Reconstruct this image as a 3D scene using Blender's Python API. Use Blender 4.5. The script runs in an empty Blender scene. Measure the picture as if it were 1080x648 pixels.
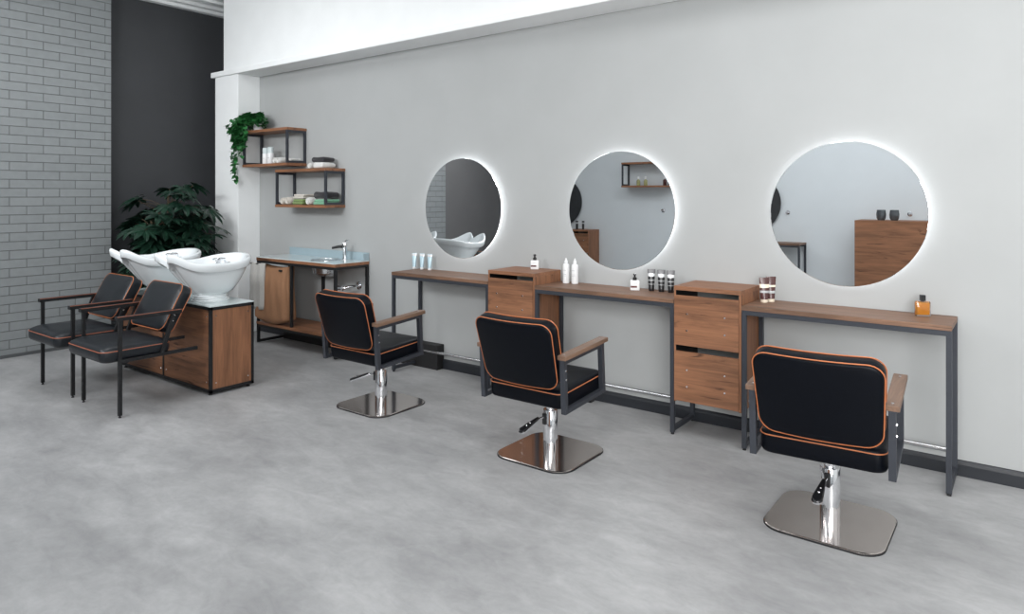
import bpy, bmesh, math, random
from mathutils import Vector, Matrix
from math import sin, cos, pi, radians
sc = bpy.context.scene
COL = sc.collection
random.seed(7)

# ------------------------------------------------------------------ materials
def new_mat(name):
    m = bpy.data.materials.new(name); m.use_nodes = True
    nt = m.node_tree; b = nt.nodes['Principled BSDF']
    return m, nt, b
def setp(b, **k):
    for n, v in k.items():
        n = n.replace('_', ' ')
        if n in b.inputs: b.inputs[n].default_value = v
def c4(c): return (c[0], c[1], c[2], 1)
def coords(nt, scale=(1, 1, 1), loc=(0, 0, 0), rot=(0, 0, 0)):
    tc = nt.nodes.new('ShaderNodeTexCoord'); mp = nt.nodes.new('ShaderNodeMapping')
    nt.links.new(tc.outputs['Object'], mp.inputs['Vector'])
    mp.inputs['Scale'].default_value = scale; mp.inputs['Location'].default_value = loc; mp.inputs['Rotation'].default_value = rot
    return mp.outputs['Vector']
def noise(nt, vec, scale, detail=3, rough=.55, dist=0):
    n = nt.nodes.new('ShaderNodeTexNoise'); nt.links.new(vec, n.inputs['Vector'])
    n.inputs['Scale'].default_value = scale; n.inputs['Detail'].default_value = detail
    n.inputs['Roughness'].default_value = rough; n.inputs['Distortion'].default_value = dist
    return n.outputs['Fac']
def ramp(nt, fac, stops):
    r = nt.nodes.new('ShaderNodeValToRGB'); nt.links.new(fac, r.inputs['Fac'])
    e = r.color_ramp.elements
    while len(e) < len(stops): e.new(.5)
    for i, (p, c) in enumerate(stops): e[i].position = p; e[i].color = c4(c)
    return r.outputs['Color']
def bump(nt, b, h, strength=.2, dist=.01):
    n = nt.nodes.new('ShaderNodeBump'); nt.links.new(h, n.inputs['Height'])
    n.inputs['Strength'].default_value = strength; n.inputs['Distance'].default_value = dist
    nt.links.new(n.outputs['Normal'], b.inputs['Normal'])
def mixc(nt, fac, a, b, mode='MIX'):
    n = nt.nodes.new('ShaderNodeMix'); n.data_type = 'RGBA'; n.blend_type = mode
    if isinstance(fac, float): n.inputs[0].default_value = fac
    else: nt.links.new(fac, n.inputs[0])
    for i, s in ((6, a), (7, b)):
        if isinstance(s, tuple): n.inputs[i].default_value = c4(s)
        else: nt.links.new(s, n.inputs[i])
    return n.outputs[2]
def plain(name, col, rough=.5, metal=0., var=.08, nscale=30, bumps=0., **k):
    m, nt, b = new_mat(name)
    v = coords(nt); f = noise(nt, v, nscale)
    lo = tuple(max(0, x * (1 - var)) for x in col); hi = tuple(min(1, x * (1 + var)) for x in col)
    nt.links.new(ramp(nt, f, [(.3, lo), (.7, hi)]), b.inputs['Base Color'])
    setp(b, Roughness=rough, Metallic=metal, **k)
    if bumps: bump(nt, b, noise(nt, v, nscale * 8), bumps, .002)
    return m
def wood_mat(name, axis, base=(.285, .128, .064), dark=.55, cracks=True):
    m, nt, b = new_mat(name)
    s = [9, 9, 9]; s['xyz'.index(axis)] = .9
    v = coords(nt, tuple(s))
    g = noise(nt, v, 2.2, 6, .62, .6)
    s2 = [60, 60, 60]; s2['xyz'.index(axis)] = 2.5
    v2 = coords(nt, tuple(s2)); g2 = noise(nt, v2, 2.0, 3, .6)
    d = tuple(x * dark for x in base); h = tuple(min(1, x * 1.28) for x in base)
    c = ramp(nt, g, [(.28, d), (.48, base), (.72, h)])
    c2 = ramp(nt, g2, [(.35, (.72, .72, .74)), (.65, (1, 1, 1))])
    c = mixc(nt, .75, c, c2, 'MULTIPLY')
    if cracks:
        s3 = [13, 13, 13]; s3['xyz'.index(axis)] = 1.6
        v3 = coords(nt, tuple(s3), (3.3, 1.7, .4)); g3 = noise(nt, v3, 1.15, 5, .6, 1.2)
        c3 = ramp(nt, g3, [(.325, (.14, .11, .10)), (.39, (1, 1, 1))])
        c = mixc(nt, .85, c, c3, 'MULTIPLY')
    nt.links.new(c, b.inputs['Base Color'])
    setp(b, Roughness=.5)
    bump(nt, b, g2, .15, .002)
    return m
M = {}
M['wood_x'] = wood_mat('oak_grain_along', 'x')
M['wood_z'] = wood_mat('oak_grain_upright', 'z')
M['wood_y'] = wood_mat('oak_grain_across', 'y')
M['wood_top'] = wood_mat('oak_worktop', 'x', (.215, .118, .073), .6)
M['wood_arm'] = wood_mat('oak_armrest', 'y', (.20, .12, .08), .6, False)
M['steel'] = plain('gunmetal_steel', (.046, .051, .063), .45, .3, .06)
M['steel_dark'] = plain('black_steel', (.010, .0105, .012), .45, .1, .06)
M['leather'] = plain('black_leather', (.0025, .0034, .006), .38, 0, .12, 60, .10, Specular_IOR_Level=.13)
M['leather_soft'] = plain('black_leather_backrest', (.008, .0105, .0145), .36, 0, .12, 60, .12)
M['piping'] = plain('orange_piping', (.50, .16, .06), .5)
M['piping_dull'] = plain('orange_piping_dull', (.42, .13, .07), .5)
M['chrome'] = plain('chrome', (.82, .82, .84), .07, 1, .02)
M['polished'] = plain('polished_base_plate', (.66, .60, .57), .12, 1, .03, 8)  # warm tint puts the brown reflection of the wood into the colour
M['brushed'] = plain('brushed_steel', (.62, .63, .64), .26, 1, .04)
M['rubber'] = plain('black_rubber', (.012, .012, .013), .6)
M['black_plastic'] = plain('black_plastic', (.012, .012, .014), .3)
M['white_plastic'] = plain('white_plastic', (.82, .83, .84), .35, 0, .02)
M['ceramic'] = plain('glazed_ceramic', (.82, .86, .88), .12, 0, .01, 5, 0, Coat_Weight=.5)
M['glass_top'] = plain('white_back_painted_glass', (.62, .70, .71), .08, 0, .03, 6)
M['glass_edge'] = plain('pale_blue_glass', (.35, .45, .50), .12, 0, .03, 6)
M['white_paint'] = plain('white_wall_paint', (.91, .93, .935), .7, 0, .02, 4)
M['wall_paint'] = plain('light_grey_wall_paint', (.41, .422, .423), .75, 0, .025, 2.5, .05)
M['far_paint'] = plain('pale_wall_paint', (.68, .72, .745), .75, 0, .02, 2.5)
M['dark_paint'] = plain('charcoal_wall_paint', (.045, .047, .052), .6, 0, .06, 3)
M['dark_paint_lit'] = plain('charcoal_wall_paint_lit', (.15, .148, .15), .6, 0, .03, 3)  # charcoal wall where it is lit more strongly, that light put into the colour
M['skirting'] = plain('dark_vinyl_skirting', (.020, .023, .029), .4, 0, .05)
M['skirting_grey'] = plain('grey_skirting', (.09, .095, .10), .6, 0, .05)
M['mint_tube'] = plain('pale_blue_tube', (.50, .66, .74), .3, .2, .05)
M['black_tube'] = plain('black_tube', (.013, .013, .015), .28)
M['grey_tube'] = plain('grey_band', (.14, .14, .15), .35)
M['silver_band'] = plain('silver_band', (.72, .74, .76), .25, .3)
M['brown_tube'] = plain('brown_tube', (.085, .035, .034), .26)
M['cream_cap'] = plain('cream_cap', (.85, .76, .62), .3)
M['red_label'] = plain('dark_red_label', (.10, .012, .012), .4)
M['grey_print'] = plain('grey_print', (.45, .47, .48), .5)
M['smoke_glass'] = plain('smoked_glass_cup', (.10, .11, .12), .12, .3)
M['soil'] = plain('soil', (.02, .014, .01), .9)
M['pot_dark'] = plain('dark_planter', (.025, .025, .027), .5)
M['bark'] = plain('green_brown_stem', (.085, .06, .035), .7)
def towel(name, col):
    m, nt, b = new_mat(name); v = coords(nt)
    f = noise(nt, v, 220, 2); nt.links.new(ramp(nt, f, [(.3, tuple(x * .8 for x in col)), (.7, col)]), b.inputs['Base Color'])
    setp(b, Roughness=.95, Sheen_Weight=.3); bump(nt, b, f, .5, .004); return m
M['tw_white'] = towel('white_terry', (.80, .80, .78)); M['tw_cream'] = towel('cream_terry', (.68, .64, .58))
M['tw_green'] = towel('green_terry', (.20, .30, .10)); M['tw_mint'] = towel('mint_terry', (.22, .50, .33))
M['tw_black'] = towel('charcoal_terry', (.022, .021, .025)); M['tw_grey'] = towel('pale_grey_terry', (.50, .49, .465))
M['canvas'] = plain('brown_canvas', (.30, .155, .082), .85, 0, .1, 160, .2)
def leafmat(name, a, b_):
    m, nt, b = new_mat(name); v = coords(nt)
    nt.links.new(ramp(nt, noise(nt, v, 6, 2), [(.35, a), (.65, b_)]), b.inputs['Base Color'])
    setp(b, Roughness=.32); return m
M['leaf_dark'] = leafmat('dark_leaf', (.006, .022, .014), (.016, .05, .03))
M['leaf_ivy'] = leafmat('bright_leaf', (.018, .10, .028), (.045, .22, .065))
def floor_mat():
    m, nt, b = new_mat('grey_concrete_floor')
    v = coords(nt); v2 = coords(nt, (1, 1.9, 1), (0, 0, 0), (0, 0, .5))
    n1 = noise(nt, v2, 1.15, 5, .6, .3); n2 = noise(nt, v2, 5.5, 6, .72, .5); n3 = noise(nt, v, 34, 3)
    c = ramp(nt, n1, [(.34, (.34, .342, .348)), (.62, (.475, .477, .482))])
    c2 = ramp(nt, n2, [(.33, (.78, .78, .785)), (.68, (1.0, 1.0, 1.0))])
    c3 = ramp(nt, n3, [(.3, (.94, .94, .94)), (.7, (1, 1, 1))])
    c = mixc(nt, 1.0, c, c2, 'MULTIPLY'); c = mixc(nt, 1.0, c, c3, 'MULTIPLY')
    nt.links.new(c, b.inputs['Base Color']); setp(b, Roughness=.5)
    r = nt.nodes.new('ShaderNodeMapRange'); nt.links.new(n2, r.inputs[0]); r.inputs[3].default_value = .42; r.inputs[4].default_value = .6
    nt.links.new(r.outputs[0], b.inputs['Roughness']); bump(nt, b, n3, .05, .002)
    return m
M['floor'] = floor_mat()
def brick_mat():
    m, nt, b = new_mat('grey_painted_brick')
    tc = nt.nodes.new('ShaderNodeTexCoord'); sp = nt.nodes.new('ShaderNodeSeparateXYZ'); cb = nt.nodes.new('ShaderNodeCombineXYZ')
    nt.links.new(tc.outputs['Object'], sp.inputs[0]); nt.links.new(sp.outputs[1], cb.inputs[0]); nt.links.new(sp.outputs[2], cb.inputs[1])
    mp = nt.nodes.new('ShaderNodeMapping'); nt.links.new(cb.outputs[0], mp.inputs[0]); mp.inputs['Location'].default_value = (-.05, .003, 0)
    bt = nt.nodes.new('ShaderNodeTexBrick'); nt.links.new(mp.outputs[0], bt.inputs['Vector'])
    bt.inputs['Scale'].default_value = 1; bt.inputs['Brick Width'].default_value = .26; bt.inputs['Row Height'].default_value = .0785
    bt.inputs['Mortar Size'].default_value = .0035; bt.inputs['Mortar Smooth'].default_value = .35; bt.offset = .5
    bt.inputs['Color1'].default_value = (.265, .285, .292, 1); bt.inputs['Color2'].default_value = (.285, .305, .312, 1); bt.inputs['Mortar'].default_value = (.14, .15, .155, 1)
    n = noise(nt, tc.outputs['Object'], 14, 5)
    c = mixc(nt, 1.0, bt.outputs['Color'], ramp(nt, n, [(.3, (.9, .9, .9)), (.7, (1, 1, 1))]), 'MULTIPLY')
    nt.links.new(c, b.inputs['Base Color']); setp(b, Roughness=.55)
    inv = nt.nodes.new('ShaderNodeMath'); inv.operation = 'SUBTRACT'; inv.inputs[0].default_value = 1; nt.links.new(bt.outputs['Fac'], inv.inputs[1])
    ad = nt.nodes.new('ShaderNodeMath'); ad.operation = 'MULTIPLY_ADD'; nt.links.new(n, ad.inputs[0]); ad.inputs[1].default_value = .15; nt.links.new(inv.outputs[0], ad.inputs[2])
    bump(nt, b, ad.outputs[0], .9, .006)
    return m
M['brick'] = brick_mat()
def mirror_mat():
    m, nt, b = new_mat('mirror_glass'); v = coords(nt)
    nt.links.new(ramp(nt, noise(nt, v, 3), [(0, (.86, .875, .885)), (1, (.88, .895, .905))]), b.inputs['Base Color'])
    setp(b, Metallic=1.0, Roughness=.0); return m
M['mirror'] = mirror_mat()
M['mirror_dark_reflection'] = plain('mirror_glass_dark_reflection', (.10, .10, .105), .03, 1, .02, 3)  # ordinary mirror, its dark reflection put into the glass colour
def glow(name, col, s):
    m, nt, b = new_mat(name); v = coords(nt)
    nt.links.new(ramp(nt, noise(nt, v, 3), [(0, tuple(.97 * x for x in col)), (1, col)]), b.inputs['Emission Color'])
    setp(b, Base_Color=(.9, .9, .9, 1), Emission_Strength=s, Roughness=.5); return m
M['led'] = glow('lit_acrylic_edge', (.95, .97, 1.0), 2.8)
def glassy(name, col, tr=1.0, rough=.03):
    m, nt, b = new_mat(name); v = coords(nt)
    nt.links.new(ramp(nt, noise(nt, v, 3), [(0, tuple(.95 * x for x in col)), (1, col)]), b.inputs['Base Color'])
    setp(b, Roughness=rough, Transmission_Weight=tr, IOR=1.45); return m
M['amber'] = plain('amber_perfume', (.85, .33, .03), .1, 0, .1, 12)
M['clear'] = glassy('clear_glass', (.95, .96, .96))
M['olive_glass'] = plain('olive_liquid', (.42, .42, .20), .15)

# ------------------------------------------------------------------ mesh helpers
def link(name, bm, mat, parent=None, smooth=False, loc=None):
    me = bpy.data.meshes.new(name)
    bmesh.ops.recalc_face_normals(bm, faces=bm.faces[:])
    bm.to_mesh(me); bm.free()
    me.materials.append(M[mat] if isinstance(mat, str) else mat)
    if smooth:
        for p in me.polygons: p.use_smooth = True
        try: me.set_sharp_from_angle(angle=radians(smooth if smooth is not True else 40))
        except Exception: pass
    o = bpy.data.objects.new(name, me); COL.objects.link(o)
    if parent: o.parent = parent
    if loc: o.location = loc
    return o
def box(bm, x0, x1, y0, y1, z0, z1, bev=0, seg=2, mtx=None):
    r = bmesh.ops.create_cube(bm, size=1)['verts']
    for v in r:
        v.co = Vector(((x0 + x1) / 2 + v.co.x * (x1 - x0), (y0 + y1) / 2 + v.co.y * (y1 - y0), (z0 + z1) / 2 + v.co.z * (z1 - z0)))
    vs = r
    if bev:
        es = list({e for v in r for e in v.link_edges})
        g = bmesh.ops.bevel(bm, geom=es, offset=bev, segments=seg, affect='EDGES', profile=.5)
        vs = list({v for f in g['faces'] for v in f.verts} | {v for v in r if v.is_valid})
        vs = [v for v in vs if v.is_valid]
    if mtx is not None:
        for v in vs: v.co = mtx @ v.co
    return vs
def tube(bm, pts, rad, seg=10, cap=True, closed=False):
    pts = [Vector(p) for p in pts]; n = len(pts); rings = []
    up = Vector((0, 0, 1)); prev = None
    for i, p in enumerate(pts):
        if closed: d = pts[(i + 1) % n] - pts[i - 1]
        else: d = pts[min(i + 1, n - 1)] - pts[max(i - 1, 0)]
        d.normalize()
        if prev is None:
            a = d.cross(up)
            if a.length < 1e-3: a = d.cross(Vector((1, 0, 0)))
        else: a = prev - d * prev.dot(d)
        a.normalize(); prev = a; b = d.cross(a)
        r = rad[i] if isinstance(rad, (list, tuple)) else rad
        rings.append([bm.verts.new(p + (a * cos(2 * pi * k / seg) + b * sin(2 * pi * k / seg)) * r) for k in range(seg)])
    for i in range(n if closed else n - 1):
        A, B = rings[i], rings[(i + 1) % n]
        for k in range(seg): bm.faces.new((A[k], A[(k + 1) % seg], B[(k + 1) % seg], B[k]))
    if cap and not closed:
        bm.faces.new(rings[0][::-1]); bm.faces.new(rings[-1])
def lathe(bm, prof, seg=24, c=(0, 0, 0), sx=1, sy=1, axis='z'):
    rings = []
    for r, z in prof:
        if r < 1e-6: P = [(0, 0, z)]
        else: P = [(r * cos(2 * pi * k / seg) * sx, r * sin(2 * pi * k / seg) * sy, z) for k in range(seg)]
        if axis == 'y': P = [(p[0], p[2], p[1]) for p in P]
        if axis == 'x': P = [(p[2], p[0], p[1]) for p in P]
        rings.append([bm.verts.new((p[0] + c[0], p[1] + c[1], p[2] + c[2])) for p in P])
    for A, B in zip(rings, rings[1:]):
        for k in range(seg):
            k2 = (k + 1) % seg
            if len(A) == 1 and len(B) == 1: continue
            if len(A) == 1: bm.faces.new((A[0], B[k2], B[k]))
            elif len(B) == 1: bm.faces.new((A[k], A[k2], B[0]))
            else: bm.faces.new((A[k], A[k2], B[k2], B[k]))
    if len(rings[0]) > 1: bm.faces.new(rings[0][::-1])
    if len(rings[-1]) > 1: bm.faces.new(rings[-1])
def rrect(w, h, r, seg=7, step=.05):
    r = max(.002, min(r, w / 2 - .001, h / 2 - .001)); P = []
    for cx, cy, a0 in ((w / 2 - r, h / 2 - r, 0), (-w / 2 + r, h / 2 - r, 90), (-w / 2 + r, -h / 2 + r, 180), (w / 2 - r, -h / 2 + r, 270)):
        for k in range(seg + 1):
            a = radians(a0 + 90 * k / seg); P.append((cx + r * cos(a), cy + r * sin(a)))
    # subdivide the straight runs so that a bend stays smooth
    Q = []
    for i, p in enumerate(P):
        q = P[(i + 1) % len(P)]; L = math.hypot(q[0] - p[0], q[1] - p[1]); n = max(1, int(L / step))
        for k in range(n): Q.append((p[0] + (q[0] - p[0]) * k / n, p[1] + (q[1] - p[1]) * k / n))
    return Q
def cushion(bm, w, h, t, r, edge=.014, crown=.018, crown_back=.006, fn=None):
    """rounded pad, outline in local XY, thickness in Z from 0 (back) to t (front)"""
    base = rrect(w, h, r); m = min(w, h) / 2
    def ring(ins, z):
        f = [(x * (1 - 2 * ins / w), y * (1 - 2 * ins / h)) for x, y in base]
        return [bm.verts.new(fn(x, y, z) if fn else (x, y, z)) for x, y in f]
    R = []
    for q in (.97, .7, .4, .2): R.append(ring(m * q, -crown_back * (1 - (1 - q) ** 2)))
    R.append(ring(edge * .9, 0)); R.append(ring(edge * .25, edge * .35)); R.append(ring(0, edge))
    R.append(ring(-.002, t * .5))
    R.append(ring(0, t - edge)); R.append(ring(edge * .25, t - edge * .35)); R.append(ring(edge * .9, t))
    for q in (.2, .4, .7, .97): R.append(ring(m * q, t + crown * (1 - (1 - q) ** 2)))
    n = len(base)
    for A, B in zip(R, R[1:]):
        for k in range(n): bm.faces.new((A[k], A[(k + 1) % n], B[(k + 1) % n], B[k]))
    bm.faces.new(R[0][::-1]); bm.faces.new(R[-1])
def pipe_ring(bm, w, h, r, z, rad=.0035, fn=None):
    tube(bm, [fn(x, y, z) if fn else (x, y, z) for x, y in rrect(w, h, r)], rad, 6, closed=True)
def prism(bm, outline, z0, z1, fn=lambda x, y, z: (x, y, z)):
    A = [bm.verts.new(fn(x, y, z0)) for x, y in outline]; B = [bm.verts.new(fn(x, y, z1)) for x, y in outline]
    n = len(outline); bm.faces.new(A[::-1]); bm.faces.new(B)
    for k in range(n): bm.faces.new((A[k], A[(k + 1) % n], B[(k + 1) % n], B[k]))
def NB(): return bmesh.new()
def thing(name, label, cat, loc=(0, 0, 0), rz=0, group=None):
    o = bpy.data.objects.new(name, None); COL.objects.link(o); o.empty_display_size = .1
    o.location = loc; o.rotation_euler = (0, 0, rz); o['label'] = label; o['category'] = cat
    if group: o['group'] = group
    return o
def tag(o, label, cat, group=None, loc=None, rz=0):
    o['label'] = label; o['category'] = cat
    if group: o['group'] = group
    if loc: o.location = loc
    if rz: o.rotation_euler = (0, 0, rz)
    return o
def struct(name, bm, mat):
    o = link(name, bm, mat); o['kind'] = 'structure'; return o
def dup(root, loc, rz, label, group=None):
    def cp(o, par):
        c = o.copy(); COL.objects.link(c)
        if par: c.parent = par
        for ch in o.children: cp(ch, c)
        return c
    r = cp(root, None); r.location = loc; r.rotation_euler = (0, 0, rz); r['label'] = label
    if group: r['group'] = group
    return r
PX = 722.0; YAW = 0.648287559; HY = 206.5; DC = 4.157; HC = 1.4236
CA, SA = cos(YAW), sin(YAW)

# ------------------------------------------------------------------ room shell
OPP = -5.42
b = NB(); box(b, -7.5, 3.3, -5.6, 1.2, -.1, 0); struct('floor', b, 'floor')
b = NB(); box(b, -6.93, 3.3, 0, .15, 0, 3.5); struct('wall_back', b, 'wall_paint')
b = NB(); box(b, -7.4, -6.93, .6, .75, 0, 3.5); struct('wall_alcove', b, 'dark_paint')
b = NB(); box(b, -6.93, -6.49, -.25, 0, 0, 2.678, .004); struct('wall_column', b, 'white_paint')
b = NB(); box(b, -6.765, 3.3, -.248, 0, 2.735, 3.55); struct('wall_lintel', b, 'white_paint')
b = NB(); box(b, -6.985, 3.3, -.272, 0, 2.678, 2.735, .008, 3); struct('trim_1', b, 'white_paint')
b = NB(); box(b, -7.45, -7.25, -5.6, .75, 0, 3.5); struct('wall_left', b, 'dark_paint')
b = NB(); box(b, -7.25, -7.20, -5.5, -3.67, 0, 3.5); struct('wall_left_rear', b, 'dark_paint_lit')
b = NB(); box(b, -7.25, -7.15, -3.67, -1.195, .0, 3.5); struct('wall_brick', b, 'brick')
b = NB(); box(b, -7.15, -7.138, -3.67, -1.195, 0, .028); struct('baseboard_left', b, 'skirting_grey')
b = NB(); box(b, -7.4, 3.3, OPP - .15, OPP, 0, 3.5); struct('wall_front', b, 'far_paint')
b = NB(); box(b, 3.1, 3.3, -5.6, .15, 0, 3.5); struct('wall_right', b, 'white_paint')
b = NB(); box(b, -7.5, 3.3, -5.6, .8, 3.495, 3.6); struct('ceiling', b, 'white_paint')
b = NB(); box(b, -7.25, -7.10, -5.4, .6, 3.455, 3.495, .006); box(b, -7.25, -7.17, -5.4, .6, 3.42, 3.455, .006); struct('trim_3', b, 'white_paint')
b = NB(); box(b, -6.98, -6.90, -5.4, .6, 3.465, 3.495, .006); struct('trim_4', b, 'white_paint')
# skirting with rounded top
b = NB(); prof = [(0, 0), (-.016, 0), (-.016, .058), (-.013, .070), (-.007, .077), (0, .079)]
prism(b, prof, -6.49, 3.1, lambda x, y, z: (z, x, y)); struct('baseboard_back', b, 'skirting')
b = NB(); prism(b, prof, -7.2, 3.1, lambda x, y, z: (z, OPP - x, y)); struct('baseboard_front', b, 'skirting')
b = NB(); box(b, -5.95, -3.85, -.085, -.0, 0, .2, .004); struct('trim_2', b, 'rubber')

# ------------------------------------------------------------------ round mirrors
def mirror(name_loc, label, rz=0, grp='round backlit mirrors above the styling desks', ring='led', glass='mirror'):
    x, y, z = name_loc
    t = thing('round_mirror', label, 'mirror', (x, y, z), rz, grp)
    b = NB(); lathe(b, [(.0, 0), (.33, 0), (.33, -.006), (.390, -.006), (.393, -.032), (0, -.032)], 96, axis='y'); link('light_ring' if ring == 'led' else 'rim', b, ring, t, 30)
    b = NB(); lathe(b, [(0, -.033), (.4, -.033), (.4, -.0375), (.398, -.038), (0, -.038)], 96, axis='y'); link('mirror_glass', b, glass, t)
    return t
mirror((-3.6246, 0, 1.323), 'round backlit mirror reflecting the white basins, nearest the sink table')
mirror((-2.2113, 0, 1.323), 'round backlit mirror above the desk between the two drawer cabinets')
mirror((-.8159, 0, 1.323), 'large round backlit mirror at right, above the perfume bottle')

# ------------------------------------------------------------------ desks
def desk(x0, x1, label, loc=(0, 0, 0), rz=0, rail=True, grp='long narrow styling desks'):
    t = thing('styling_desk', label, 'desk', loc, rz, grp)
    w = x1 - x0
    b = NB(); box(b, 0, w, -.333, -.003, .783, .808, .0015); link('tabletop', b, 'wood_top', t)
    s = .024
    b = NB(); box(b, 0, w, -.330, -.330 + s, .783 - .026, .783, .001); box(b, 0, w, -.030, -.030 + s, .783 - .026, .783, .001); link('apron_frame', b, 'steel', t)
    for xa in (0, w - s):
        for ya in (-.330, -.030):
            b = NB(); box(b, xa, xa + s, ya, ya + s, .012, .757, .001); l = link('leg', b, 'steel', t)
            b = NB(); lathe(b, [(.010, 0), (.010, .013)], 12, (xa + s / 2, ya + s / 2, 0)); link('foot_cap', b, 'rubber', l)
        b = NB(); box(b, xa, xa + s, -.330 + s, -.030, .02, .02 + s, .001); link('side_rail', b, 'steel', t)
    if rail:
        b = NB(); tube(b, [(s, -.075, .142), (w - s, -.075, .142)], .0125, 14); link('foot_rail', b, 'brushed', t, True)
    return t
desk(-4.12, -3.115, 'walnut topped steel desk with three pale blue tubes, beside the sink table', (-4.12, 0, 0))
desk(-2.703, -1.692, 'walnut topped steel desk between the two drawer cabinets, holding white bottles', (-2.703, 0, 0))
desk(-1.288, -.296, 'walnut topped steel desk at right, holding the amber perfume bottle', (-1.288, 0, 0))

# ------------------------------------------------------------------ drawer cabinets
def cabinet(x0, x1, label, y=0, loc=None, rz=0, grp='drawer cabinets fitted between the desks'):
    w = x1 - x0
    t = thing('drawer_cabinet', label, 'cabinet', loc or (x0, 0, 0), rz, grp)
    b = NB(); box(b, 0, w, -.333, -.002, .864, .889, .0015); link('cabinet_top', b, 'wood_x', t)
    b = NB(); box(b, 0, .012, -.33, -.002, .205, .864); box(b, w - .013, w, -.33, -.002, .205, .864)
    box(b, .012, w - .013, -.31, -.002, .205, .220); link('carcass', b, 'wood_z', t)
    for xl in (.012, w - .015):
        b = NB(); box(b, xl, xl + .002, -.329, -.004, .22, .862); link('shade_panel', b, 'steel_dark', t)  # shade inside the cabinet, put in as thin dark panels
    for z0, z1 in ((.212, .506), (.541, .835)):
        b = NB(); box(b, .003, w - .014, -.336, -.318, z0, z1, .001)
        d = link('drawer', b, 'wood_x', t)
        b = NB(); yk = -.06
        box(b, .018, .028, -.318, yk, z0 + .02, z0 + .14); box(b, w - .03, w - .02, -.318, yk, z0 + .02, z0 + .14)
        box(b, .028, w - .03, yk - .01, yk, z0 + .02, z0 + .14); box(b, .028, w - .03, -.318, yk - .01, z0 + .02, z0 + .028); link('tray', b, 'steel_dark', d)
        for xs in (.083, .308):
            for zz in (z0 + .09, z0 + .187):
                b = NB(); lathe(b, [(0, -.341), (.0045, -.3405), (.0065, -.338), (.0065, -.335)], 12, (xs, 0, zz), axis='y'); link('bolt', b, 'chrome', d, True)
    return t
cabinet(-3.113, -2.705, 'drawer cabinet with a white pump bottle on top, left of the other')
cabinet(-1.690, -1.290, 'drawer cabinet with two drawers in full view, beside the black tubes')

# ------------------------------------------------------------------ wall shelves
def shelf(x0, w, z0, z1, label, loc, rz=0, grp='box shaped wall shelves'):
    t = thing('wall_shelf', label, 'shelf', loc, rz, grp); d = .2275
    b = NB(); box(b, 0, w, -d, -.001, z1 - .026, z1, .001); link('shelf_board', b, 'wood_x', t)
    b = NB(); box(b, 0, w, -d, -.001, z0, z0 + .026, .001); link('shelf_board', b, 'wood_x', t)
    s = .022
    for xa in (0.004, w - s - .004):
        b = NB(); box(b, xa, xa + s, -d + .003, -d + .003 + s, z0 + .026, z1 - .026, .001); box(b, xa, xa + s, -.004 - s, -.004, z0 + .026, z1 - .026, .001)
        box(b, xa, xa + s, -d + .003 + s, -.004 - s, z0 + .026, z0 + .026 + s); box(b, xa, xa + s, -d + .003 + s, -.004 - s, z1 - .026 - s, z1 - .026); link('side_frame', b, 'steel', t)
    return t
shelf(0, .765, 1.715, 2.085, 'upper box shelf with trailing plant and white bottles', (-6.450, 0, 0))
shelf(0, .780, 1.312, 1.677, 'lower box shelf holding rolled and folded towels', (-5.880, 0, 0))

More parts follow.
